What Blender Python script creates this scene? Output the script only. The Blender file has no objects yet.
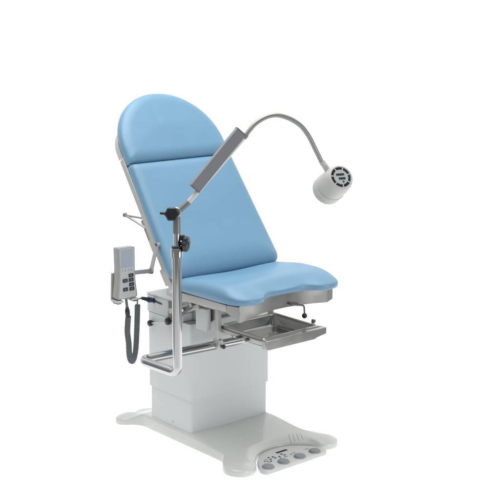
import bpy, bmesh, math, random
from mathutils import Vector, Matrix
from mathutils.geometry import delaunay_2d_cdt
random.seed(4)
S = bpy.context.scene
COL = S.collection
V = Vector
PI = math.pi

# ------------------------------------------------------------------ materials
def mat(name, col, rough=.45, metal=0., coat=0., bump=0., bscale=400., var=0., vscale=6., spec=.5, rvar=0., soft=0.):
    m = bpy.data.materials.new(name); m.use_nodes = True
    nt = m.node_tree; b = nt.nodes['Principled BSDF']
    b.inputs['Base Color'].default_value = (*col, 1)
    b.inputs['Roughness'].default_value = rough
    b.inputs['Metallic'].default_value = metal
    b.inputs['Coat Weight'].default_value = coat
    b.inputs['Coat Roughness'].default_value = .12
    b.inputs['Specular IOR Level'].default_value = spec
    tc = nt.nodes.new('ShaderNodeTexCoord')
    if bump:
        n = nt.nodes.new('ShaderNodeTexNoise'); n.inputs['Scale'].default_value = bscale; n.inputs['Detail'].default_value = 3
        bp = nt.nodes.new('ShaderNodeBump'); bp.inputs['Strength'].default_value = bump; bp.inputs['Distance'].default_value = .002
        nt.links.new(tc.outputs['Object'], n.inputs['Vector']); nt.links.new(n.outputs['Fac'], bp.inputs['Height'])
        nt.links.new(bp.outputs['Normal'], b.inputs['Normal'])
        if soft:
            n3 = nt.nodes.new('ShaderNodeTexNoise'); n3.inputs['Scale'].default_value = 9; n3.inputs['Detail'].default_value = 2
            b3 = nt.nodes.new('ShaderNodeBump'); b3.inputs['Strength'].default_value = soft; b3.inputs['Distance'].default_value = .02
            nt.links.new(tc.outputs['Object'], n3.inputs['Vector']); nt.links.new(n3.outputs['Fac'], b3.inputs['Height'])
            nt.links.new(b3.outputs['Normal'], bp.inputs['Normal'])
    if var or rvar:
        n2 = nt.nodes.new('ShaderNodeTexNoise'); n2.inputs['Scale'].default_value = vscale; n2.inputs['Detail'].default_value = 4
        nt.links.new(tc.outputs['Object'], n2.inputs['Vector'])
        if var:
            r = nt.nodes.new('ShaderNodeValToRGB')
            r.color_ramp.elements[0].position = .3; r.color_ramp.elements[1].position = .7
            r.color_ramp.elements[0].color = (*[c*(1-var) for c in col], 1)
            r.color_ramp.elements[1].color = (*[min(1, c*(1+var)) for c in col], 1)
            nt.links.new(n2.outputs['Fac'], r.inputs['Fac']); nt.links.new(r.outputs['Color'], b.inputs['Base Color'])
        if rvar:
            mr = nt.nodes.new('ShaderNodeMapRange')
            mr.inputs['To Min'].default_value = max(.02, rough-rvar); mr.inputs['To Max'].default_value = rough+rvar
            nt.links.new(n2.outputs['Fac'], mr.inputs['Value']); nt.links.new(mr.outputs['Result'], b.inputs['Roughness'])
    return m

M = {}
M['vinyl'] = mat('blue_vinyl', (.146, .308, .452), .38, bump=.07, bscale=700, var=.02, vscale=3, spec=.6, rvar=.05, soft=.10)
M['seam_shade'] = mat('blue_seam_shade', (.03, .07, .14), .6)  # dark cushion seam, also the painted shade under the seat cushion
M['lacquer'] = mat('white_lacquer', (.575, .608, .612), .4, var=.012, vscale=2.5, spec=.35)
M['cover'] = mat('cover_lacquer', (.55, .57, .575), .42, spec=.35)
M['alu'] = mat('painted_aluminium', (.50, .50, .485), .33, metal=.35, var=.03, vscale=8)
M['base'] = mat('base_plastic', (.575, .60, .575), .26, coat=.35, var=.015, vscale=4, spec=.5)
M['basetop'] = mat('base_top', (.47, .505, .49), .36, var=.015, vscale=4)
M['chrome'] = mat('chrome', (.52, .525, .53), .10, metal=1., rvar=.03, vscale=14)
M['steel'] = mat('brushed_steel', (.47, .472, .465), .20, metal=1., bump=.02, bscale=120, rvar=.06, vscale=18)
M['basin'] = mat('polished_steel', (.60, .60, .59), .15, metal=1., rvar=.05, vscale=12)
M['satin'] = mat('satin_steel', (.46, .46, .445), .34, metal=.85, rvar=.06, vscale=14)
M['dark_metal'] = mat('dark_metal', (.16, .16, .155), .35, metal=.7)
M['black'] = mat('black_plastic', (.012, .014, .018), .35)
M['blueplug'] = mat('dark_blue_plastic', (.015, .03, .13), .35)
M['grey'] = mat('grey_plastic', (.20, .205, .22), .5, bump=.05, bscale=500)
M['joint'] = mat('joint_grey', (.20, .20, .205), .4, metal=.3)
M['bar'] = mat('cream_bar', (.62, .61, .58), .35)
M['neck'] = mat('gooseneck_grey', (.30, .305, .295), .3, metal=.55)
M['lamp'] = mat('lamp_shell', (.50, .505, .48), .45, var=.015)
M['lampface'] = mat('lamp_face', (.40, .43, .43), .45)
M['ink'] = mat('navy_ink', (.015, .025, .04), .6, spec=.2)
M['hand'] = mat('handset_shell', (.335, .345, .33), .45, var=.015)
M['handface'] = mat('handset_face', (.47, .49, .49), .4)
M['screen'] = mat('lcd_screen', (.37, .41, .46), .15, coat=.5)
M['key'] = mat('dark_key', (.02, .032, .045), .45)
M['cord'] = mat('grey_cord', (.12, .14, .15), .55)
M['pedal'] = mat('pedal_grey', (.235, .265, .28), .55, bump=.1, bscale=300)
M['board'] = mat('pedal_board', (.55, .575, .56), .38)
M['green'] = mat('dark_green_screen', (.008, .028, .025), .6, spec=.15)
M['amber'] = mat('amber_mark', (.55, .36, .12), .5)
M['glass'] = mat('lamp_glass', (.8, .8, .78), .1, coat=.5)

# ------------------------------------------------------------------ helpers
def obj(name, bm, m, parent=None, bevel=0., seg=2, smooth=35, loc=None):
    me = bpy.data.meshes.new(name)
    bmesh.ops.recalc_face_normals(bm, faces=bm.faces[:])
    bm.to_mesh(me); bm.free()
    for mm in (m if isinstance(m, (list, tuple)) else [m]): me.materials.append(M[mm])
    for p in me.polygons: p.use_smooth = True
    me.set_sharp_from_angle(angle=math.radians(smooth))
    o = bpy.data.objects.new(name, me); COL.objects.link(o)
    if parent: o.parent = parent
    if bevel:
        b = o.modifiers.new('bevel', 'BEVEL'); b.width = bevel; b.segments = seg; b.limit_method = 'ANGLE'
        b.angle_limit = math.radians(38); b.harden_normals = False
    return o

def thing(name, label, cat, loc):
    o = bpy.data.objects.new(name, None); COL.objects.link(o)
    o['label'] = label; o['category'] = cat
    o.empty_display_size = .1
    return o

def box(bm, c, s, rot=None):
    c = V(c); q = []
    for x in (-.5, .5):
        for y in (-.5, .5):
            for z in (-.5, .5):
                p = V((x*s[0], y*s[1], z*s[2]))
                if rot: p = rot @ p
                q.append(bm.verts.new(c+p))
    for f in ((0,1,3,2),(4,6,7,5),(0,4,5,1),(2,3,7,6),(0,2,6,4),(1,5,7,3)):
        bm.faces.new([q[i] for i in f])
    return bm
def bx(x0, x1, y0, y1, z0, z1, bm=None):
    return box(bm or bmesh.new(), ((x0+x1)/2, (y0+y1)/2, (z0+z1)/2), (x1-x0, y1-y0, z1-z0))

def frame_of(d):
    d = V(d).normalized(); a = V((0, 0, 1)) if abs(d.z) < .9 else V((1, 0, 0))
    u = d.cross(a).normalized(); return u, u.cross(d).normalized(), d

def smooth_path(pts, n=8):
    pts = [V(p) for p in pts]; out = []
    for i in range(len(pts)-1):
        p0 = pts[max(i-1, 0)]; p1 = pts[i]; p2 = pts[i+1]; p3 = pts[min(i+2, len(pts)-1)]
        for k in range(n):
            t = k/n
            out.append(.5*((2*p1)+(p2-p0)*t+(2*p0-5*p1+4*p2-p3)*t*t+(3*p1-p0-3*p2+p3)*t**3))
    out.append(pts[-1]); return out

def fillet(pts, rad, n=8, closed=False):
    """rounded corners; pts any dimension 3; rad number or list"""
    pts = [V(p) for p in pts]; out = []; N = len(pts)
    for i, p in enumerate(pts):
        r = rad[i] if isinstance(rad, (list, tuple)) else rad
        if (not closed and i in (0, N-1)) or r <= 0: out.append(p); continue
        a = pts[(i-1) % N]-p; b = pts[(i+1) % N]-p
        la, lb = a.length, b.length; a.normalize(); b.normalize()
        ang = math.acos(max(-1, min(1, a.dot(b))))
        if PI-ang < .02: out.append(p); continue
        d = min(r/math.tan(ang/2), .49*la, .49*lb); rr = d*math.tan(ang/2)
        cdir = (a+b).normalized(); cc = p+cdir*(rr/math.sin(ang/2))
        s = p+a*d-cc; e = p+b*d-cc; om = math.acos(max(-1, min(1, s.dot(e)/(rr*rr))))
        for k in range(n+1):
            t = k/n
            out.append(cc+(s*math.sin((1-t)*om)+e*math.sin(t*om))/math.sin(om))
    return out

def tube(bm, pts, r, n=20, caps=True):
    pts = [V(p) for p in pts]; N = len(pts)
    rs = r if isinstance(r, (list, tuple)) else [r]*N
    tang = [(pts[min(i+1, N-1)]-pts[max(i-1, 0)]).normalized() for i in range(N)]
    u, w, d = frame_of(tang[0]); rings = []
    for i in range(N):
        if i:
            q = tang[i-1].rotation_difference(tang[i]); u = q @ u; w = q @ w
        rings.append([bm.verts.new(pts[i]+rs[i]*(math.cos(2*PI*k/n)*u+math.sin(2*PI*k/n)*w)) for k in range(n)])
    for a, b in zip(rings, rings[1:]):
        for k in range(n): bm.faces.new((a[k], a[(k+1) % n], b[(k+1) % n], b[k]))
    if caps: bm.faces.new(rings[0][::-1]); bm.faces.new(rings[-1])
    return bm

def lathe(bm, org, axis, prof, n=40, lobes=0, amp=0.):
    """prof: list of (radius, distance along axis)"""
    u, w, d = frame_of(axis); org = V(org); rings = []
    for r, h in prof:
        if r <= 1e-6: rings.append([bm.verts.new(org+d*h)]); continue
        rings.append([bm.verts.new(org+d*h+r*(1+amp*math.cos(lobes*2*PI*k/n))*(math.cos(2*PI*k/n)*u+math.sin(2*PI*k/n)*w)) for k in range(n)])
    for a, b in zip(rings, rings[1:]):
        if len(a) == 1 and len(b) == 1: continue
        for k in range(n):
            k2 = (k+1) % n
            if len(a) == 1: bm.faces.new((a[0], b[k2], b[k]))
            elif len(b) == 1: bm.faces.new((a[k], a[k2], b[0]))
            else: bm.faces.new((a[k], a[k2], b[k2], b[k]))
    if len(rings[0]) > 1: bm.faces.new(rings[0][::-1])
    if len(rings[-1]) > 1: bm.faces.new(rings[-1])
    return bm

def prism(bm, pts, z0, z1, tf=None):
    tf = tf or (lambda x, y, z: V((x, y, z)))
    a = [bm.verts.new(tf(p[0], p[1], z0)) for p in pts]; b = [bm.verts.new(tf(p[0], p[1], z1)) for p in pts]
    n = len(pts)
    for i in range(n): bm.faces.new((a[i], a[(i+1) % n], b[(i+1) % n], b[i]))
    bm.faces.new(a[::-1]); bm.faces.new(b)
    return bm

def resample(pts, step):
    pts = [V((p[0], p[1])) for p in pts]; out = []; N = len(pts)
    L = [(pts[(i+1) % N]-pts[i]).length for i in range(N)]; T = sum(L); n = max(12, round(T/step))
    i = 0; acc = 0.
    for k in range(n):
        t = T*k/n
        while acc+L[i] < t-1e-12 and i < N-1: acc += L[i]; i += 1
        out.append(pts[i].lerp(pts[(i+1) % N], (t-acc)/L[i] if L[i] > 0 else 0))
    return out

def area2(p): return sum(p[i].x*p[(i+1) % len(p)].y-p[(i+1) % len(p)].x*p[i].y for i in range(len(p)))/2

def pillow(outline, prof_d, top, side, step=.012, grid=.02, tf=None, bottom=None):
    """A closed slab: outline (CCW, 2-D), top(x, y, d) -> height at distance d from the edge,
    prof_d: inset distances that get rings, side: list of (inset, z or function) from bottom up to the edge."""
    tf = tf or (lambda x, y, z: V((x, y, z)))
    o = resample(outline, step)
    if area2(o) < 0: o.reverse()
    n = len(o)
    nrm = []
    for i in range(n):
        t = (o[(i+1) % n]-o[i-1]).normalized(); nrm.append(V((-t.y, t.x)))
    def dist(p):
        best = 9
        for i in range(n):
            a = o[i]; ab = o[(i+1) % n]-a; t = max(0, min(1, (p-a).dot(ab)/max(ab.length_squared, 1e-12)))
            best = min(best, (p-a-ab*t).length_squared)
        return math.sqrt(best)
    def inside(p):
        c = False
        for i in range(n):
            a = o[i]; b = o[(i+1) % n]
            if (a.y > p.y) != (b.y > p.y) and p.x < (b.x-a.x)*(p.y-a.y)/(b.y-a.y)+a.x: c = not c
        return c
    P = list(o); D = [0.]*n
    for dd in prof_d:
        for i in range(n):
            q = o[i]+nrm[i]*dd; e = dist(q)
            if e > dd*.97 and inside(q): P.append(q); D.append(e)
    dm = max(prof_d) if prof_d else .004
    xs = [p.x for p in o]; ys = [p.y for p in o]
    x = min(xs)
    row = 0
    y = min(ys)
    while y < max(ys):
        x = min(xs)+(grid/2 if row % 2 else 0)
        while x < max(xs):
            q = V((x, y))
            if inside(q):
                e = dist(q)
                if e > dm+grid*.5: P.append(q); D.append(e)
            x += grid
        y += grid*.87; row += 1
    vs, es, fs, ov, oe, of = delaunay_2d_cdt(P, [], [list(range(n))], 1, 1e-6)
    bm = bmesh.new(); idx = []
    for k, p in enumerate(vs):
        src = ov[k][0] if ov[k] else None
        d = D[src] if src is not None else dist(p)
        idx.append(bm.verts.new(tf(p.x, p.y, top(p.x, p.y, d))))
    for f in fs:
        try: bm.faces.new([idx[i] for i in f])
        except ValueError: pass
    inv = {}
    for k, l in enumerate(ov):
        for s in l: inv[s] = k
    cur = [idx[inv[i]] for i in range(n)]
    for ins, z in side[::-1]:
        nxt = []
        for i in range(n):
            q = o[i]+nrm[i]*ins
            nxt.append(bm.verts.new(tf(q.x, q.y, z(q.x, q.y) if callable(z) else z)))
        for i in range(n): bm.faces.new((cur[i], nxt[i], nxt[(i+1) % n], cur[(i+1) % n]))
        cur = nxt
    bm.faces.new(cur)
    return bm

def rrect(x0, x1, y0, y1, r, n=8):
    return fillet([(x0, y0, 0), (x1, y0, 0), (x1, y1, 0), (x0, y1, 0)], r, n, True)

def sm(a, b, x):
    t = max(0, min(1, (x-a)/(b-a))); return t*t*(3-2*t)

# ------------------------------------------------------------------ studio floor
bm = bmesh.new()
AZ = math.radians(40.3)
FWD = V((math.sin(AZ), math.cos(AZ), 0)); RGT = V((math.cos(AZ), -math.sin(AZ), 0))
rows = []
prof_ = [(-4.35+.5*k, 0.) for k in range(24)]                         # flat floor, translucent so the added lamp below washes out shadows
for d_, z_ in prof_: rows.append([bm.verts.new(FWD*d_+RGT*x_+V((0, 0, z_))) for x_ in [(2.0+.27*max(0, d_+1.35))*q for q in (-1, -.5, 0, .5, 1)]])
for a, b in zip(rows, rows[1:]):
    for k in range(4): bm.faces.new((a[k], a[k+1], b[k+1], b[k]))
m = bpy.data.materials.new('white_studio_floor'); m.use_nodes = True; nt = m.node_tree
for n_ in list(nt.nodes): nt.nodes.remove(n_)
out = nt.nodes.new('ShaderNodeOutputMaterial'); mix = nt.nodes.new('ShaderNodeMixShader')
df = nt.nodes.new('ShaderNodeBsdfDiffuse'); tr = nt.nodes.new('ShaderNodeBsdfTranslucent')
df.inputs['Color'].default_value = (.93, .93, .93, 1); tr.inputs['Color'].default_value = (.95, .95, .95, 1)
mix.inputs['Fac'].default_value = .35
nt.links.new(df.outputs[0], mix.inputs[1]); nt.links.new(tr.outputs[0], mix.inputs[2]); nt.links.new(mix.outputs[0], out.inputs['Surface'])
M['floor'] = m
fl = obj('floor', bm, 'floor'); fl['kind'] = 'structure'

# ------------------------------------------------------------------ the chair
chair = thing('examination_chair', 'pale blue padded examination chair with tilted back on a white column and four-lobed base', 'examination chair', (0, 0, 0))

# --- base: one lobed moulding
hb = [(-.25, -.37), (-.262, -.42), (-.305, -.465), (-.332, -.515), (-.326, -.56), (-.298, -.595), (-.262, -.606), (-.230, -.600), (-.205, -.585),
      (-.182, -.558), (-.150, -.516), (-.10, -.474), (-.055, -.455), (0, -.448)]
rear = [(0, .30), (-.08, .302), (-.15, .322), (-.20, .36), (-.245, .392), (-.29, .392), (-.325, .368), (-.331, .335), (-.312, .305), (-.275, .278), (-.252, .235), (-.25, .18)]
left = [V((x, y, 0)) for x, y in hb[::-1]]+[V((-.25, -.2, 0)), V((-.25, 0, 0))]+[V((x, y, 0)) for x, y in rear[::-1]]
right = [V((-p.x, p.y, 0)) for p in left[::-1]]
ctrl = left+right[1:-1]
cl = ctrl+ctrl[:3]
sp = []
N = len(ctrl)
for i in range(N):
    p0, p1, p2, p3 = ctrl[i-1], ctrl[i], ctrl[(i+1) % N], ctrl[(i+2) % N]
    for k in range(4):
        t = k/4
        sp.append(.5*((2*p1)+(p2-p0)*t+(2*p0-5*p1+4*p2-p3)*t*t+(3*p1-p0-3*p2+p3)*t**3))
def base_top(x, y, d):
    """height of the moulding: flat deck, lower domed lobes with a lip, and a slope down to the foot control"""
    ax = abs(x)
    foot = max(sm(-.40, -.50, y)*sm(.17, .23, ax), sm(.24, .31, y)*sm(.17, .23, ax))
    arch = sm(-.36, -.45, y)*sm(.235, .175, ax)
    k = max(foot, arch)
    e = .049-.027*max(foot, arch)-.010*sm(-.16, -.42, y)*(1-max(foot, arch))
    h = .066-.020*sm(-.15, -.46, y)-.018*sm(.22, .32, y)
    R = .016+.044*foot*(1-arch)+.055*arch
    t = min(1, d/R)
    rnd = math.sqrt(max(0, 1-(1-t)**2))
    dome = 1-(1-t)**1.9
    lip = .005*math.sqrt(max(0, 1-(1-min(1, d/.006))**2))
    return e+(h-e)*rnd*(1-k)+((h-e-.005)*dome+lip)*k
def lip_h(x, y): return base_top(x, y, 0)
bm = pillow(sp, (.001, .0025, .004, .006, .008, .011, .014, .018, .022, .027, .034, .042, .05, .06), base_top,
            [(.004, 0.), (0., .004), (0., lambda x, y: lip_h(x, y)*.6)], step=.010, grid=.016)
base = obj('base', bm, 'base', chair, smooth=60)
def edge_d(x, y):
    p = V((x, y)); best = 9.; q = [V((a.x, a.y)) for a in sp]
    for i in range(len(q)):
        a = q[i]; ab = q[(i+1) % len(q)]-a; t = max(0, min(1, (p-a).dot(ab)/max(ab.length_squared, 1e-12)))
        best = min(best, (p-a-ab*t).length)
    return best
for k in range(4):   # moulded ridges by the front right lobe
    x0 = .150+.019*k; y0 = -.408-.007*k
    pp = [(x0-.045*t, y0-.075*t) for t in (0, .2, .4, .6, .8, 1)]
    bm = bmesh.new(); tube(bm, [V((x, y, base_top(x, y, edge_d(x, y))-.0002)) for x, y in pp], [.0008, .0026, .0030, .0030, .0026, .0008], 10)
    obj('ridge', bm, 'base', base)
# --- telescoping column
obj('lower_column', prism(bmesh.new(), rrect(-.238, .238, -.15, .180, .012, 5), .062, .30), 'lacquer', chair, smooth=60)
sl = obj('column_sleeve', prism(bmesh.new(), rrect(-.2445, .2445, -.157, .184, .012, 5), .229, .605), 'lacquer', chair, bevel=.0015, smooth=60)
bm = bmesh.new(); lathe(bm, (-.2375, -.0, .085), (-1, 0, 0), [(.0045, 0), (.0045, .003), (0, .0035)], 16)
obj('screw', bm, 'satin', chair)
# motor cover at the head of the column: two shells with a dark slot between
cv = obj('motor_cover', prism(bmesh.new(), rrect(-.2465, .2465, .012, .186, .006, 4), .6065, .692), 'cover', chair, bevel=.004, seg=3)
obj('cover_lid', prism(bmesh.new(), rrect(-.2485, .2485, -.10, .188, .006, 4), .6925, .70), 'lacquer', cv, bevel=.002)
obj('cover_slot', bx(-.2435, .2435, -.012, .0115, .6065, .690), 'dark_metal', cv)
obj('cover_front', prism(bmesh.new(), rrect(-.2455, .2455, -.10, -.0125, .006, 4), .6065, .692), 'lacquer', cv, bevel=.003)
# release rod with two black knobs on the side of the column
rod = obj('release_rod', tube(bmesh.new(), [(-.262, .14, .555), (-.262, -.002, .593)], .0035, 10), 'satin', chair)
for y, z, s in ((.142, .555, .8), (-.004, .594, .95)):
    bm = bmesh.new()
    lathe(bm, (-.2445, y, z), (-1, 0, 0), [(.008, 0), (.008, .006), (.017*s, .008), (.0185*s, .012), (.0185*s, .021), (.0165*s, .025), (.011*s, .0265), (.0, .027)], 40, 8, .035)
    k = obj('knob', bm, 'black', rod)

# --- seat carriage and lifting gear
obj('seat_carriage', bx(-.185, .17, -.13, .10, .6055, .688), 'lacquer', chair, bevel=.006)
gear = obj('lift_gear', bx(-.250, -.222, -.285, -.205, .600, .705), 'lacquer', chair, bevel=.003)
bm = bmesh.new()
tube(bm, [(-.28, -.205, .716), (.28, -.205, .716)], .010, 16)
tube(bm, [(-.27, -.10, .655), (.27, -.10, .655)], .011, 16)
obj('cross_shaft', bm, 'satin', gear)
for s in (-1, 1):
    bm = bmesh.new()
    a, b = V((s*.262, -.02, .648)), V((s*.262, -.25, .715)); d = b-a
    box(bm, (a+b)/2, (.010, d.length, .026), Matrix.Rotation(math.atan2(d.z, d.y)+PI, 3, 'X'))
    obj('lift_arm', bm, 'satin', gear, bevel=.002)
    bm = bmesh.new()
    a, b = V((s*.274, -.09, .628)), V((s*.274, -.215, .724)); d = b-a
    box(bm, (a+b)/2, (.008, d.length, .020), Matrix.Rotation(math.atan2(d.z, d.y)+PI, 3, 'X'))
    obj('lift_link', bm, 'dark_metal', gear, bevel=.002)
    bm = bmesh.new(); lathe(bm, (s*.268, -.15, .686), (s, 0, 0), [(.011, 0), (.011, .018), (.007, .021), (0, .022)], 20)
    obj('pivot_bolt', bm, 'chrome', gear)
bm = bmesh.new()
prism(bm, [(-.30, .655), (-.24, .610), (-.20, .610), (-.20, .640), (-.24, .700), (-.30, .700)], -.2145, -.209, lambda a, b, z: V((z, a, b)))
obj('side_plate', bm, 'satin', gear, bevel=.001)

# --- seat frame (tilted up a touch towards the front)
TILT = math.radians(1.9)
def zt(y): return -(y+.16)*math.tan(TILT)   # rise of the seat plane
sf = bmesh.new()
for s in (-1, 1):
    pr_ = [(-.50, .735+zt(-.50)), (-.06, .735), (-.06, .772), (-.50, .772+zt(-.50))]
    x0, x1 = (s*.309, s*.262)
    prism(sf, pr_, min(x0, x1), max(x0, x1), lambda a, b, z: V((z, a, b)))
box(sf, (0, -.075, .752), (.522, .028, .034))
frame = obj('seat_frame', sf, 'alu', chair, bevel=.003)
# steel apron that wraps the front: outline in plan, bottom edge dips at the corners
ap = [(-.3095, -.505), (-.291, -.574), (-.245, -.562), (-.19, -.541), (-.12, -.522), (-.04, -.516), (.04, -.516), (.12, -.522), (.19, -.541), (.245, -.565), (.285, -.560), (.3105, -.500)]
bot = [.744, .708, .707, .708, .712, .714, .714, .712, .712, .712, .722, .744]
bm = bmesh.new(); rows = []
def off(i, d):
    a = V(ap[max(i-1, 0)]); b = V(ap[min(i+1, len(ap)-1)]); t = (b-a).normalized(); return V(ap[i])+V((-t.y, t.x))*d
for i, (x, y) in enumerate(ap):
    q = off(i, .004)
    zt_ = .783
    rows.append([bm.verts.new((x, y, bot[i])), bm.verts.new((x, y, zt_)), bm.verts.new((q.x, q.y, zt_)), bm.verts.new((q.x, q.y, bot[i]))])
for a, b in zip(rows, rows[1:]):
    for k in range(4): bm.faces.new((a[k], b[k], b[(k+1) % 4], a[(k+1) % 4]))
bm.faces.new(rows[0]); bm.faces.new(rows[-1][::-1])
obj('front_apron', bm, 'steel', frame, bevel=.001, smooth=30)
# underside pan
bm = bmesh.new(); prism(bm, [(-.261, -.09), (-.261, -.50), (-.19, -.525), (-.12, -.510), (.12, -.510), (.19, -.525), (.261, -.50), (.261, -.09)], .775, .7815)
obj('seat_pan', bm, 'satin', frame)
# tray hangers
for s in (-1, 1):
    x = -.213 if s < 0 else .146
    y = -.325 if s < 0 else -.281
    bm = bx(x-.011, x+.011, y-.011, y+.011, .562 if s < 0 else .60, .775)
    obj('hanger', bm, 'alu', frame, bevel=.002)
bm = bmesh.new(); box(bm, (-.211, -.322, .545), (.026, .046, .046))
clamp = obj('pole_clamp', bm, 'alu', chair, bevel=.005)
bm = bmesh.new(); lathe(bm, (-.208, -.3455, .537), (0, -1, 0), [(.004, 0), (.004, .006), (.009, .008), (.010, .016), (.007, .020), (0, .021)], 24)
obj('knob', bm, 'black', clamp)
# release lever under the apron with ball end
bm = bmesh.new(); tube(bm, fillet([(.04, -.50, .742), (.045, -.535, .728), (.115, -.548, .716), (.118, -.548, .676)], .012, 5), .0042, 12)
lv = obj('release_lever', bm, 'dark_metal', chair)
bm = bmesh.new(); lathe(bm, (.118, -.548, .679), (0, 0, -1), [(.004, 0)]+[(.0125*math.sin(PI*k/10), .0125-.0125*math.cos(PI*k/10)+.0) for k in range(2, 11)], 24)
obj('ball_knob', bm, 'black', lv)

# --- seat cushion with scooped front
so = [(0, -.132), (.27, -.132), (.308, -.148), (.324, -.19), (.327, -.35), (.326, -.46), (.318, -.535), (.292, -.588), (.250, -.610), (.205, -.611),
      (.168, -.594), (.138, -.568), (.10, -.550), (.05, -.546), (0, -.545)]
ctrl = [V((x, y, 0)) for x, y in so]; ctrl = ctrl+[V((-p.x, p.y, 0)) for p in ctrl[::-1][1:-1]]
sp = []; N = len(ctrl)
for i in range(N):
    p0, p1, p2, p3 = ctrl[i-1], ctrl[i], ctrl[(i+1) % N], ctrl[(i+2) % N]
    for k in range(6):
        t = k/6
        sp.append(.5*((2*p1)+(p2-p0)*t+(2*p0-5*p1+4*p2-p3)*t*t+(3*p1-p0-3*p2+p3)*t**3))
def seat_crown(x, y):
    c = .838+.020*sm(-.15, -.36, y)
    c -= .030*sm(-.47, -.63, y)                                   # rolls down over the front
    c -= .026*math.exp(-(x/.12)**2)*sm(-.44, -.55, y)             # scoop
    c -= .008*math.exp(-(x/.17)**2)*sm(-.60, -.25, y)             # hollow where one sits
    return c
def seat_edge(x, y): return .800+.010*sm(-.15, -.4, y)-.004*sm(-.5, -.6, y)
def seat_top(x, y, d):
    e = seat_edge(x, y); c = seat_crown(x, y)
    R = .052+.05*sm(-.42, -.56, y)
    t = min(1, d/R)
    return e+(c-e)*(1-(1-t)**2.3)**(1/2.)
bm = pillow(sp, (.001, .003, .006, .010, .015, .021, .028, .036, .045, .055, .066, .078, .09), seat_top,
            [(.014, .7835), (.004, lambda x, y: .786+.0), (.0005, lambda x, y: .792)], step=.01, grid=.016)
obj('seat_cushion', bm, 'vinyl', chair, smooth=70)
obj('seat_shade_strip', prism(bmesh.new(), [(-.314, -.14), (-.314, -.505), (-.296, -.57), (-.285, -.57), (-.285, -.14)], .7785, .7832), 'seam_shade', chair)  # dark strip standing in for the shadow gap under the cushion

# --- backrest: local frame (x, s up the back, n out of its face)
TB = math.radians(36.2)
def BK(x, s, n): return V((x, -.141+s*1.017*math.sin(TB)-n*math.cos(TB), .815+s*1.017*math.cos(TB)+n*math.sin(TB)))
bo = fillet([(-.332, .005, 0), (.332, .005, 0), (.320, .30, 0), (.307, .6155, 0), (-.307, .6155, 0), (-.320, .30, 0)], [.050, .050, .5, .008, .008, .5], 8, True)
def back_top(x, s, d):
    R = .05; t = min(1, d/R)
    return .002+.030*(1-(1-t)**2.4)**.5+.006*(1-(x/.32)**2)*sm(0, .15, d)+.012*sm(.30, .02, s)*sm(0, .1, d)
bm = pillow(bo, (.001, .003, .006, .010, .015, .021, .028, .036, .045, .052), back_top,
            [(.012, -.024), (.003, -.020), (0, -.012)], step=.012, grid=.02, tf=BK)
back = obj('backrest_cushion', bm, 'vinyl', chair, smooth=70)
# headrest: rounded top
ho = [V((-.306, .6195, 0)), V((.306, .6195, 0))]
for k in range(1, 40):
    a = PI*k/40; c, s_ = math.cos(a), math.sin(a)
    ho.append(V((.306*math.copysign(abs(c)**.98, c), .690+.298*abs(s_)**.98, 0)))
ho = fillet(ho, [.008, .008]+[0]*39, 5, True)
def head_top(x, s, d):
    R = .06; t = min(1, d/R)
    return .002+.034*(1-(1-t)**2.4)**.5+.007*sm(0, .30, d)-.0012*(math.exp(-((x+.072)/.022)**2)+math.exp(-((x-.072)/.022)**2))*sm(.03, .09, d)
bm = pillow(ho, (.001, .003, .006, .010, .015, .021, .028, .036, .045, .055), head_top,
            [(.012, -.024), (.003, -.020), (0, -.012)], step=.012, grid=.013, tf=BK)
obj('headrest_cushion', bm, 'vinyl', chair, smooth=70)
bm = bmesh.new(); prism(bm, [(-.300, .607), (.300, .607), (.300, .628), (-.300, .628)], -.018, .004, BK)
obj('cushion_seam', bm, 'seam_shade', chair)
# metal back frame: two side channels, cross bars, and a curved head plate
bm = bmesh.new()
for s in (-1, 1):
    prism(bm, [(s*.322, -.02), (s*.285, -.02), (s*.272, .668), (s*.305, .668)], -.057, -.0255, BK)
for s0 in (.06, .33, .58): prism(bm, [(-.28, s0), (.28, s0), (.28, s0+.03), (-.28, s0+.03)], -.05, -.03, BK)
bf = obj('back_frame', bm, 'alu', chair, bevel=.003)
hp = [V((-.303, .676, 0)), V((.303, .676, 0))]
for k in range(1, 30):
    a = PI*k/30; c, s_ = math.cos(a), math.sin(a)
    hp.append(V((.303*math.copysign(abs(c)**.95, c), .70+.20*abs(s_)**.9, 0)))
bm = pillow(hp, (.004, .012, .02), lambda x, s, d: -.0255, [(.014, -.070), (.004, -.067), (0, -.058)], step=.015, grid=.03, tf=BK)
obj('head_plate', bm, 'alu', bf, smooth=60)
for q in ([(-.309, .17), (-.309, .255), (-.290, .255), (-.290, .17)], [(-.316, .02), (-.316, .10), (-.290, .10), (-.290, .02)]):
    obj('hinge_bracket', prism(bmesh.new(), q, -.080, -.0545, BK), 'alu', bf, bevel=.002)
# thin actuation bar behind the channel and the ball lever
bm = bmesh.new()
a, b = BK(-.300, .36, -.078), BK(-.300, .20, -.085)
tube(bm, [a, b], .006, 12)
obj('actuator_bar', bm, 'satin', bf)
bm = bmesh.new()
p1, p2, tip = BK(-.308, .365, -.060), BK(-.308, .315, -.064), V((-.335, .232, 1.083))
tube(bm, [p1, tip], .0055, 12); tube(bm, [p2, V((-.325, .16, 1.062)), tip], .0055, 12)
lv = obj('back_lever', bm, 'satin', chair)
bm = bmesh.new(); lathe(bm, tip+V((.004, -.010, 0)), (-.1, .9, .0), [(.006, 0), (.010, .004), (.0115, .010), (.010, .016), (.006, .019), (0, .02)], 24)
obj('lever_knob', bm, 'joint', lv)
# pivot pins at the seat and back junction
for s in (-1, 1):
    bm = bmesh.new(); lathe(bm, (s*.309, -.105, .775), (s, 0, 0), [(.016, 0), (.016, .008), (.012, .011), (0, .0115)], 28)
    obj('hinge_pin', bm, 'satin', bf)
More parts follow.
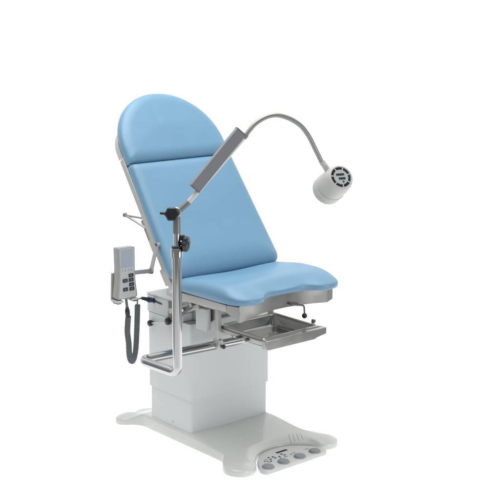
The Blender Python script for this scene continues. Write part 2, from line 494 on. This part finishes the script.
# arm that carries the hand control
a0 = V((-.331, -.034, .982)); a1 = V((-.347, .006, .850)); a2 = V((-.450, .004, .858))
bm = bmesh.new(); tube(bm, [a0+V((.022, .012, -.008)), a0+V((-.010, 0, 0))], .010, 18)
ha = obj('handset_arm', bm, 'alu', chair)
def flatbar(a, b, w, t, nrm):
    bm = bmesh.new(); a, b = V(a), V(b); d = (b-a).normalized(); n = V(nrm); n = (n-d*n.dot(d)).normalized(); q = d.cross(n)
    vs = []
    for p in (a, b):
        for u, v in ((-1, -1), (1, -1), (1, 1), (-1, 1)): vs.append(bm.verts.new(p+q*(u*w/2)+n*(v*t/2)))
    for f in ((0,1,2,3),(7,6,5,4),(0,4,5,1),(1,5,6,2),(2,6,7,3),(3,7,4,0)): bm.faces.new([vs[i] for i in f])
    return bm
obj('upper_link', flatbar(a0+V((-.006, 0, .006)), a1, .022, .008, (1, 0, 0)), 'alu', ha, bevel=.002)
obj('lower_link', flatbar(a1+V((.012, 0, 0)), a2, .020, .012, (0, 1, 0)), 'satin', ha, bevel=.002)
bm = bmesh.new(); lathe(bm, a0+V((-.010, 0, 0)), (-1, 0, 0), [(.007, 0), (.007, .006), (0, .007)], 18)
obj('link_bolt', bm, 'dark_metal', ha)
bm = bmesh.new(); lathe(bm, a1+V((0, 0, -.012)), (0, 0, 1), [(.010, 0), (.010, .024), (.006, .027), (0, .027)], 18)
obj('link_bolt', bm, 'joint', ha)

# ------------------------------------------------------------------ hand control in its holder
hc = thing('hand_control', 'grey hand control with small screen and dark keys hanging on a coiled cord', 'hand control', (0, 0, 0))
HO = V((-.498, -.018, .864))
def HF(u, v, w): return HO+V((u, -w, v))   # u across, v up, w out of the face
ol = [(-.0460, .124), (.0445, .122), (.0430, .03), (.0460, -.04), (.0560, -.116), (-.0575, -.118), (-.0475, -.04), (-.0440, .03)]
o2 = fillet([(x, y, 0) for x, y in ol], [.008, .008, .15, .15, .01, .01, .15, .15], 6, True)
bm = pillow(o2, (.0008, .002, .004, .006), lambda x, y, d: .002*min(1, d/.005)**.5, [(.007, -.046), (.003, -.044), (.0, -.02)], step=.004, grid=.012, tf=HF)
body = obj('shell', bm, 'hand', hc, smooth=50)
bm = bmesh.new(); prism(bm, fillet([(x*.86, y*.955, 0) for x, y in ol], [.006, .006, .15, .15, .008, .008, .15, .15], 5, True), .0018, .0028, HF)
fp = obj('face_plate', bm, 'handface', hc)
bm = bmesh.new(); prism(bm, rrect(-.0335, .0315, .030, .113, .004, 4), .0028, .0034, HF)
obj('screen', bm, 'screen', fp)
for u, v in ((.019, -.010), (-.014, -.031), (.019, -.031), (.021, -.053), (-.013, -.072), (.022, -.0735)):
    bm = bmesh.new(); prism(bm, rrect(u-.0135, u+.0135, v-.0085, v+.0085, .002, 3), .0028, .0046, HF)
    kk = obj('key', bm, 'key', fp, bevel=.0006)
    bm = bmesh.new(); prism(bm, [(u-.0032, v-.002), (u+.0032, v-.002), (u, v+.0028)], .0046, .0050, HF)
    obj('key_mark', bm, 'screen', kk)
bm = bmesh.new()
for u in (-.026, -.011, .006, .022): prism(bm, [(u-.003, .012), (u-.0015, .012), (u+.003, .021), (u+.0015, .021)], .0028, .0032, HF)
obj('tick_marks', bm, 'ink', fp)
# holder: back plate and bottom cradle
bm = bmesh.new(); prism(bm, [(-.056, -.128), (.052, -.128), (.046, .000), (-.050, .000)], -.060, -.0475, HF)
hol = obj('holder', bm, 'hand', chair, bevel=.003)
for q in ([(-.060, -.132), (-.026, -.132), (-.026, -.1215), (-.0605, -.1215)], [(.060, -.128), (.022, -.132), (.022, -.1215), (.058, -.1205)]):
    cr = obj('cradle_arm', prism(bmesh.new(), q, -.0472, .006, HF), 'lamp', hol, bevel=.002)
    x_ = q[0][0]*.75; obj('cradle_foot', prism(bmesh.new(), [(x_-.010, -.138), (x_+.010, -.138), (x_+.010, -.1325), (x_-.010, -.1325)], -.04, .0, HF), 'dark_metal', cr)
bm = bx(-.456, -.446, .004, .045, .852, .874); obj('arm_socket', bm, 'joint', hol, bevel=.002)
# cord: straight lead, strain relief, coiled loop, plug
HY = .02
c1 = [(-.497, -.0, .756), (-.494, .0, .735), (-.490, .0, .70), (-.487, .003, .672), (-.480, .006, .650)]
bm = bmesh.new(); tube(bm, smooth_path(c1, 6), .0065, 14)
cord = obj('lead', bm, 'cord', hc)
bm = bmesh.new(); tube(bm, smooth_path([(-.490, .0, .700), (-.4875, .002, .680), (-.483, .006, .652)], 4), [.0085]*3+[.0115]*4+[.010]*2, 14)
obj('strain_relief', bm, 'black', cord)
coil_path = smooth_path([(-.480, .006, .655), (-.482, .009, .620), (-.482, .013, .575), (-.472, .019, .520), (-.466, .026, .470), (-.455, .034, .436), (-.438, .043, .421),
                         (-.420, .052, .434), (-.404, .060, .475), (-.392, .068, .545), (-.383, .074, .622), (-.376, .080, .680)], 10)
# helix of thin cord wound round that path: real coils
L = [0.]
for a, b in zip(coil_path, coil_path[1:]): L.append(L[-1]+(b-a).length)
T = L[-1]; pitch = .0064; Rc = .0112; rc = .0034
def at(s):
    import bisect
    i = min(max(bisect.bisect_left(L, s), 1), len(L)-1); t = (s-L[i-1])/(L[i]-L[i-1]); return coil_path[i-1].lerp(coil_path[i], t)
turns = T/pitch; n = int(turns*10); hel = []
tprev = (coil_path[1]-coil_path[0]).normalized(); u, w, _ = frame_of(tprev)
for k in range(n+1):
    s = T*k/n; p = at(s); tt = (at(min(s+.004, T))-at(max(s-.004, 0))).normalized()
    q = tprev.rotation_difference(tt); u = q @ u; w = q @ w; tprev = tt
    a = 2*PI*turns*k/n
    hel.append(p+Rc*(math.cos(a)*u+math.sin(a)*w))
bm = bmesh.new(); tube(bm, hel, rc, 7)
tube(bm, coil_path[::2], Rc-.001, 12)
obj('coiled_cord', bm, 'cord', hc, smooth=80)
bm = bmesh.new(); tube(bm, smooth_path([(-.376, .080, .676), (-.374, .083, .694), (-.365, .089, .702), (-.352, .098, .700), (-.330, .108, .700)], 8), .0035, 10)
obj('tail_lead', bm, 'cord', cord)
bm = bmesh.new()
pa, pb = V((-.334, .106, .699)), V((-.2475, .150, .664)); pb = V((-.2475, .128, .668)); dd = (pb-pa)
lathe(bm, pa, dd, [(.004, 0), (.008, .004), (.0095, .03), (.0105, .045)], 20)
pl = obj('plug', bm, 'black', hc)
bm = bmesh.new(); lathe(bm, pa+dd.normalized()*.045, dd, [(.0115, 0), (.0135, .006), (.0135, .026), (.010, .032), (.010, dd.length-.045)], 20)
obj('plug_collar', bm, 'blueplug', pl)
bm = bmesh.new(); lathe(bm, (-.2465, .128, .668), (-1, 0, 0), [(.013, 0), (.013, .003), (.010, .004)], 20)
prism(bm, [(.112, .663), (.062, .660), (.062, .666), (.112, .671)], -.249, -.2466, lambda a, b, z: V((z, a, b)))
obj('socket', bm, 'black', cv)

# ------------------------------------------------------------------ lamp on its tube
lamp = thing('examination_lamp', 'grey gooseneck examination lamp on a bent chrome tube at the side of the chair', 'lamp', (0, 0, 0))
pth = fillet([(.02, -.324, .535), (-.617, -.275, .535), (-.576, -.498, .519), (-.574, -.500, 1.066)], [0, .034, .034, 0], 10)
bm = bmesh.new(); tube(bm, pth, .0205, 28); pole = obj('pole', bm, 'chrome', lamp)
PX, PY = -.5725, -.5005
bm = bmesh.new(); lathe(bm, (PX-.001, PY, 1.030), (0, 0, 1), [(.0215, 0), (.026, .001), (.0265, .036), (.024, .040), (.020, .0405)], 32)
obj('collar', bm, 'chrome', pole)
bm = bmesh.new(); lathe(bm, (PX, PY, 1.0705), (0, 0, 1), [(.021, 0), (.023, .001), (.023, .006), (.016, .007)], 28)
obj('collar_ring', bm, 'black', pole)
bm = bmesh.new(); lathe(bm, (PX, PY, 1.07), (0, 0, 1), [(.0145, 0), (.0145, .062)], 24)
inn = obj('inner_rod', bm, 'chrome', lamp)
bm = bmesh.new(); lathe(bm, (PX, PY, 1.130), (0, 0, 1), [(.014, 0), (.0165, .002), (.0165, .068), (.014, .074), (.0145, .094), (.010, .098)], 24)
obj('rod_sleeve', bm, 'joint', inn)
def lobed_knob(name, org, axis, r, parent):
    bm = bmesh.new()
    lathe(bm, org, axis, [(.007, 0), (.007, .010), (r*.8, .013), (r, .018), (r, .032), (r*.85, .037), (r*.45, .038), (r*.40, .041), (0, .042)], 60, 6, .06)
    return obj(name, bm, 'black', parent, smooth=30)
CD = V((-.66, -.73, .12))
# tilt joint: silver hub between sleeve and arm, black knob towards the viewer
J = V((PX, PY, 1.222))
bm = bmesh.new(); lathe(bm, J-CD*.018, CD, [(.018, 0), (.021, .003), (.021, .033), (.018, .036)], 32)
obj('tilt_hub', bm, 'satin', lamp, smooth=30)
tk = lobed_knob('tilt_knob', J+CD*.018+V((-.012, .010, -.006)), CD, .029, lamp)
bm = bmesh.new(); tube(bm, [J+CD*.040+V((-.012, .010, -.006)), J+CD*.040+V((-.050, .042, -.002))], .006, 12); obj('knob_lever', bm, 'black', tk)
hk = lobed_knob('height_knob', V((PX+.012, PY-.006, 1.088)), V((.62, -.78, -.06)), .032, lamp)
bm = bmesh.new(); lathe(bm, (PX+.010, PY-.004, 1.112), V((.76, -.62, .1)), [(.009, 0), (.012, .004), (.012, .022), (.007, .025)], 20); obj('clamp_screw', bm, 'black', hk)
# arm
A0 = V((-.565, -.5045, 1.226)); A1 = V((-.529, -.5215, 1.258)); A2 = V((-.306, -.6300, 1.533))
ax = (A2-A1).normalized()
bm = bmesh.new(); tube(bm, [A0, A1+ax*.006], .0125, 18); arm = obj('arm_joint', bm, 'joint', lamp, smooth=40)
bm = bmesh.new(); tube(bm, [A1, A2], .0105, 18); obj('arm_bar', bm, 'bar', arm)
# padded grip: rectangular sleeve riding above the bar
side = V((.9, -.436, 0)).normalized(); nrm = side.cross(V((0, 0, 1))).normalized(); upv = nrm.cross(ax).normalized()
if upv.z < 0: upv = -upv
g0, g1 = V((-.503, -.535, 1.3195)), V((-.3245, -.6215, 1.551))
bm = bmesh.new(); vs = []
for p in (g0, g1):
    for a, b in ((-1, -1), (1, -1), (1, 1), (-1, 1)): vs.append(bm.verts.new(p+upv*(a*.0245)+nrm*(b*.017)))
for f in ((0,1,2,3),(7,6,5,4),(0,4,5,1),(1,5,6,2),(2,6,7,3),(3,7,4,0)): bm.faces.new([vs[i] for i in f])
grip = obj('grip', bm, 'grey', lamp, bevel=.003, seg=3)
gx = (g1-g0).normalized()
for p, d in ((g0, -1), (g1, 1)):
    bm = bmesh.new(); vs = []
    for e in (0, .004):
        for a, b in ((-1, -1), (1, -1), (1, 1), (-1, 1)): vs.append(bm.verts.new(p+gx*(d*e)+upv*(a*.0252)+nrm*(b*.0177)))
    for f in ((0,1,2,3),(7,6,5,4),(0,4,5,1),(1,5,6,2),(2,6,7,3),(3,7,4,0)): bm.faces.new([vs[i] for i in f])
    obj('end_cap', bm, 'joint', grip, bevel=.0015)
bm = bmesh.new(); lathe(bm, A2-ax*.012, ax, [(.011, 0), (.012, .003), (.012, .018), (.008, .022)], 20)
obj('arm_ferrule', bm, 'joint', arm)
gp = smooth_path([A2, (-.2876, -.6392, 1.5583), (-.2705, -.6475, 1.5790), (-.2449, -.6599, 1.5985), (-.2160, -.6739, 1.6119), (-.1831, -.6898, 1.6161), (-.1509, -.7055, 1.6081), (-.1169, -.7219, 1.5912), (-.0834, -.7382, 1.5633), (-.0543, -.7522, 1.5201), (-.0298, -.7641, 1.4682), (.0005, -.7790, 1.4020)], 10)
L = [0.]
for a, b in zip(gp, gp[1:]): L.append(L[-1]+(b-a).length)
fine = []; rad = []
k = 0; s = 0.; coil_path = gp
T = L[-1]; n = int(T/.006)
for k in range(n+1):
    fine.append(at(T*k/n)); rad.append(.0098)
bm = bmesh.new(); tube(bm, fine, rad, 14); obj('gooseneck', bm, 'neck', lamp, smooth=80)
# head: drum, face with vents towards the viewer, light opening towards the seat
NF = V((-.241, -.791, .475)).normalized(); HC = V((.048, -.801, 1.3165))
F0 = HC+NF*.076
bm = bmesh.new()
lathe(bm, HC-NF*.082, NF, [(.056, 0), (.0645, .001), (.0675, .006), (.0675, .050), (.066, .054), (.0625, .056), (.0625, .060), (.0645, .062), (.0640, .110), (.0600, .138), (.0555, .152), (.0520, .1565), (.0475, .158), (.0458, .156), (.0458, .1490)], 64)
head = obj('lamp_head', bm, 'lamp', lamp, smooth=30)
bm = bmesh.new(); lathe(bm, HC-NF*.0825, NF, [(.0555, 0), (.0555, .004), (.05, .0045)], 48); obj('light_glass', bm, 'glass', head)
bm = bmesh.new(); lathe(bm, HC+NF*.0674, NF, [(.0455, 0), (.0455, .003)], 48); obj('vent_well', bm, 'black', head)
fu, fv, _ = frame_of(NF)
fv = (V((0, 0, 1))-NF*NF.z).normalized(); fu = fv.cross(NF).normalized()
FC = HC+NF*.072
def FF(a, b, c): return FC+fu*a+fv*b+NF*c
bm = bmesh.new(); lathe(bm, FC-NF*.001, NF, [(.0335, 0), (.0335, .0035), (.0325, .0045), (0, .0045)], 48); fd = obj('face_disc', bm, 'lampface', head)
for k in range(7):
    a = 2*PI*(k+.3)/7; c, s = math.cos(a), math.sin(a)
    q = [(c*r_-s*t_, s*r_+c*t_) for r_, t_ in ((.034, -.0022), (.0452, -.0022), (.0452, .0022), (.034, .0022))]
    obj('vent_rib', prism(bmesh.new(), q, -.0012, .0026, FF), 'lamp', head)
bm = bmesh.new()
for a0_, a1_, b0, b1 in ((-.0215, -.0145, .006, .016), (-.0135, -.0065, .006, .016), (-.0055, .0015, .006, .016), (.0025, .0095, .006, .016), (.0105, .0165, .007, .0155),
                         (-.013, -.0065, -.012, -.002), (-.0055, .002, -.012, -.002), (.003, .0095, -.012, -.002), (.0105, .018, -.012, -.002)):
    prism(bm, rrect(a0_, a1_, b0, b1, .002, 3), .0045, .0049, FF)
prism(bm, [(.006+.0045*math.cos(2*PI*k/16), -.0215+.0035*math.sin(2*PI*k/16)) for k in range(16)], .0045, .0049, FF)
obj('face_marks', bm, 'ink', fd)
bm = bmesh.new()
e1 = V(gp[-1]); tube(bm, [e1+V((-.004, .0, .012)), e1+(HC+NF*.02-e1)*.55], [.0115, .014], 20)
obj('neck_socket', bm, 'lamp', head)

# ------------------------------------------------------------------ steel tray
tray = thing('drain_tray', 'stainless steel rectangular tray hung under the front of the seat', 'tray', (0, 0, 0))
X0, X1, Y0, Y1, ZT = -.196, .150, -.624, -.302, .627
def rr(ins, r, z, n=8): return [V((p.x, p.y, z)) for p in rrect(X0+ins, X1-ins, Y0+ins, Y1-ins, r, n)]
rings = [rr(.000, .012, ZT-.012), rr(.000, .012, ZT), rr(.002, .012, ZT+.003), rr(.008, .014, ZT+.004), rr(.014, .018, ZT+.0035), rr(.019, .022, ZT+.000), rr(.022, .024, ZT-.006), rr(.030, .034, ZT-.040), rr(.036, .036, ZT-.049), rr(.046, .036, ZT-.052),
         rr(.046, .036, ZT-.0535), rr(.035, .036, ZT-.0505), rr(.0285, .034, ZT-.041), rr(.0205, .024, ZT-.007), rr(.008, .014, ZT-.012)]
bm = bmesh.new(); R_ = [[bm.verts.new(p) for p in r] for r in rings]
for a, b in list(zip(R_, R_[1:]))+[(R_[-1], R_[0])]:
    for i in range(len(a)): bm.faces.new((a[i], a[(i+1) % len(a)], b[(i+1) % len(b)], b[i]))
# bottom: top and under faces between ring 9 and 10 already joined by a strip; close both
bm.faces.new(R_[9]); bm.faces.new(R_[10][::-1])
for f in [f for f in bm.faces if set(f.verts) <= set(R_[9]+R_[10]) and len(f.verts) == 4]: bm.faces.remove(f)
obj('basin', bm, 'basin', tray, smooth=40)
hd = obj('tray_rail', bx(X0-.008, X0-.0005, Y0-.010, Y1, ZT-.026, ZT-.008), 'satin', tray, bevel=.002)
obj('tray_rail', bx(X1+.0005, X1+.012, Y0-.010, Y1+.002, ZT-.041, ZT-.0015), 'satin', tray, bevel=.002)
bm = bmesh.new()
prism(bm, [(X0-.012, ZT-.041), (X0-.010, ZT-.002), (X1+.013, ZT-.001), (X1+.013, ZT-.032), (X1-.05, ZT-.042), (X1-.06, ZT-.047), (X0+.01, ZT-.047)], Y0-.0255, Y0-.0005, lambda a, b, z: V((a, z, b)))
obj('front_bar', bm, 'steel', tray, bevel=.003)
obj('back_bar', bx(X0-.006, X1+.006, Y1+.0005, Y1+.008, ZT-.027, ZT-.004), 'satin', tray, bevel=.002)
bm = bmesh.new(); lathe(bm, (X1+.011, -.56, .626), (.3, 0, .95), [(.006, 0), (.010, .003), (.011, .014), (.008, .018), (0, .019)], 24); obj('latch_knob', bm, 'dark_metal', tray)
bm = bmesh.new(); lathe(bm, (X0-.008, -.47, .607), (-1, -.2, 0), [(.007, 0), (.009, .004), (.009, .022), (.005, .025), (0, .025)], 20); obj('stop_pin', bm, 'dark_metal', tray)
bm = bmesh.new(); lathe(bm, (X0-.006, -.52, .606), (-1, -.2, 0), [(.0085, 0), (.0085, .012), (.004, .014), (0, .014)], 20); obj('stop_pin', bm, 'dark_metal', tray)

# ------------------------------------------------------------------ foot control in front of the base
fc = thing('foot_control', 'low white foot control board with four round grey pedals in front of the base', 'foot control', (0, 0, 0))
arc = [(-.190, -.588), (-.176, -.562), (-.146, -.522), (-.097, -.481), (-.05, -.463), (0, -.456), (.05, -.463), (.097, -.481), (.146, -.522), (.172, -.558)]
fo = [(.190, -.606, 0), (.190, -.640, 0), (-.196, -.648, 0), (-.206, -.612, 0)]
poly = [V((x, y, 0)) for x, y in arc]+[V(p) for p in fo]
poly = fillet(poly, [.012]+[.05]*8+[.012, .012, .014, .02, .02], 6, True)
bm = pillow(poly, (.0012, .003, .006, .009), lambda x, y, d: .016+.007*math.sqrt(max(0, 1-(1-min(1, d/.008))**2)), [(.003, .0), (0, .003), (0, .010)], step=.008, grid=.02)
board = obj('board', bm, 'board', fc, smooth=50)
for x, y in ((-.163, -.618), (-.068, -.617), (.033, -.616), (.130, -.613)):
    bm = bmesh.new(); lathe(bm, (x, y, .0228), (0, 0, 1), [(.0285, 0), (.029, .0015), (.027, .0025), (.0262, .0025), (.0258, .006), (.0235, .0083), (.017, .0092), (0, .0095)], 40)
    obj('pedal', bm, 'pedal', fc, smooth=40)
def BF(x, y, z): return V((x, y, z))
bm = bmesh.new(); prism(bm, rrect(-.022, .044, -.521, -.508, .002, 3), .0228, .0242, BF); obj('display', bm, 'green', board)
bm = bmesh.new()
for x, y, a in ((-.088, -.535, 200), (-.093, -.556, 20), (-.066, -.556, 160), (-.040, -.557, 60), (-.008, -.557, 0), (-.066, -.540, 90), (-.013, -.540, 110)):
    a = math.radians(a); q = [(.009, 0), (-.005, .007), (-.005, -.007)]
    prism(bm, [(x+c*math.cos(a)-s*math.sin(a), y+c*math.sin(a)+s*math.cos(a)) for c, s in q], .0228, .0238, BF)
for x0, x1, y in ((-.126, -.104, -.578), (-.128, -.118, -.566), (-.118, -.112, -.560), (-.030, -.008, -.576)):
    prism(bm, [(x0, y-.002), (x1, y-.002), (x1, y+.002), (x0, y+.002)], .0228, .0236, BF)
for x, y in ((-.128, -.552), (-.134, -.562), (-.105, -.572), (-.112, -.545), (-.048, -.574), (.020, -.570)):
    prism(bm, [(x-.003, y-.003), (x+.003, y-.003), (x+.003, y+.003), (x-.003, y+.003)], .0228, .0236, BF)
obj('arrow_marks', bm, 'ink', board)
bm = bmesh.new()
for x, y in ((.040, -.567), (.122, -.567)):
    q = [(.012, -.002), (.012, .004), (-.002, .006), (-.012, .002), (-.010, -.005), (0, -.004)]
    obj('amber_mark', prism(bmesh.new(), [(x+a, y+b) for a, b in q], .0228, .0238, BF), 'amber', board)

# ------------------------------------------------------------------ camera
f = 1204.; pit = math.atan(250/f); az = math.radians(40.3)
fh = V((math.sin(az), math.cos(az), 0)); rt = V((math.cos(az), -math.sin(az), 0))
fw = math.cos(pit)*fh-math.sin(pit)*V((0, 0, 1)); upc = rt.cross(fw)
cam = bpy.data.cameras.new('camera'); co = bpy.data.objects.new('camera', cam); COL.objects.link(co)
cam.sensor_width = 36; cam.lens = f/500*36; cam.clip_end = 200; cam.clip_start = .1
mw = Matrix((rt, upc, -fw)).transposed().to_4x4(); mw.translation = V((-3.542, -4.476, 2.089)); co.matrix_world = mw
S.camera = co

# ------------------------------------------------------------------ light
w = bpy.data.worlds.new('World'); S.world = w; w.use_nodes = True; nt = w.node_tree
bg = nt.nodes['Background']; tc = nt.nodes.new('ShaderNodeTexCoord')
def dotn(v):
    d = nt.nodes.new('ShaderNodeVectorMath'); d.operation = 'DOT_PRODUCT'; d.inputs[1].default_value = v
    nt.links.new(tc.outputs['Generated'], d.inputs[0]); return d.outputs['Value']
def ramp(src, a, b, lo, hi):
    r = nt.nodes.new('ShaderNodeMapRange'); r.interpolation_type = 'SMOOTHSTEP'
    r.inputs['From Min'].default_value = a; r.inputs['From Max'].default_value = b; r.inputs['To Min'].default_value = lo; r.inputs['To Max'].default_value = hi
    nt.links.new(src, r.inputs['Value']); return r.outputs['Result']
def math_(op, a, b):
    m_ = nt.nodes.new('ShaderNodeMath'); m_.operation = op
    for i, s in enumerate((a, b)):
        if isinstance(s, (int, float)): m_.inputs[i].default_value = s
        else: nt.links.new(s, m_.inputs[i])
    return m_.outputs[0]
# world shaped for light and chrome reflections: bright behind and overhead, dim camera side
back_ = ramp(dotn(tuple(fh)), -.15, .75, .26, 1.06)
top_ = ramp(dotn((0, 0, 1)), .35, .85, 0., .35)
side_ = ramp(dotn(tuple((-.5*fh-.866*rt+V((0, 0, -.12))).normalized())), .94, .985, 0., .4)   # bright lobe added at left for a streak on the pole
tot = math_('ADD', math_('ADD', back_, top_), side_)
bg.inputs['Color'].default_value = (1, 1, 1, 1)
nt.links.new(tot, bg.inputs['Strength'])
def area(name, loc, tgt, size, power, col=(1, 1, 1), sy=None):
    l = bpy.data.lights.new(name, 'AREA'); l.energy = power; l.size = size; l.color = col
    if sy: l.shape = 'RECTANGLE'; l.size_y = sy
    o = bpy.data.objects.new(name, l); COL.objects.link(o); o.location = loc
    o.rotation_euler = (V(tgt)-V(loc)).to_track_quat('-Z', 'Y').to_euler(); return o
area('overhead_softbox', (-.3, -.1, 4.2), (0, 0, 0), 3.0, 104)
area('key_softbox', (-1.7, -.3, 3.4), (-.2, .2, 1.2), 1.2, 16)
area('fill_softbox', (.9, -4.9, .85), (0, 0, .4), 1.5, 56)
tl = area('shadow_wash_light', tuple(FWD*4.1+V((0, 0, -.7))), (0, 0, 0), 8.5, 560, sy=10.8)
tl.rotation_euler = (PI, 0, -AZ)     # added lamp below the translucent floor, facing up to wash out shadows

S.view_settings.view_transform = 'Standard'; S.view_settings.look = 'None'; S.view_settings.gamma = 1; S.view_settings.exposure = 0
S.cycles.max_bounces = 8
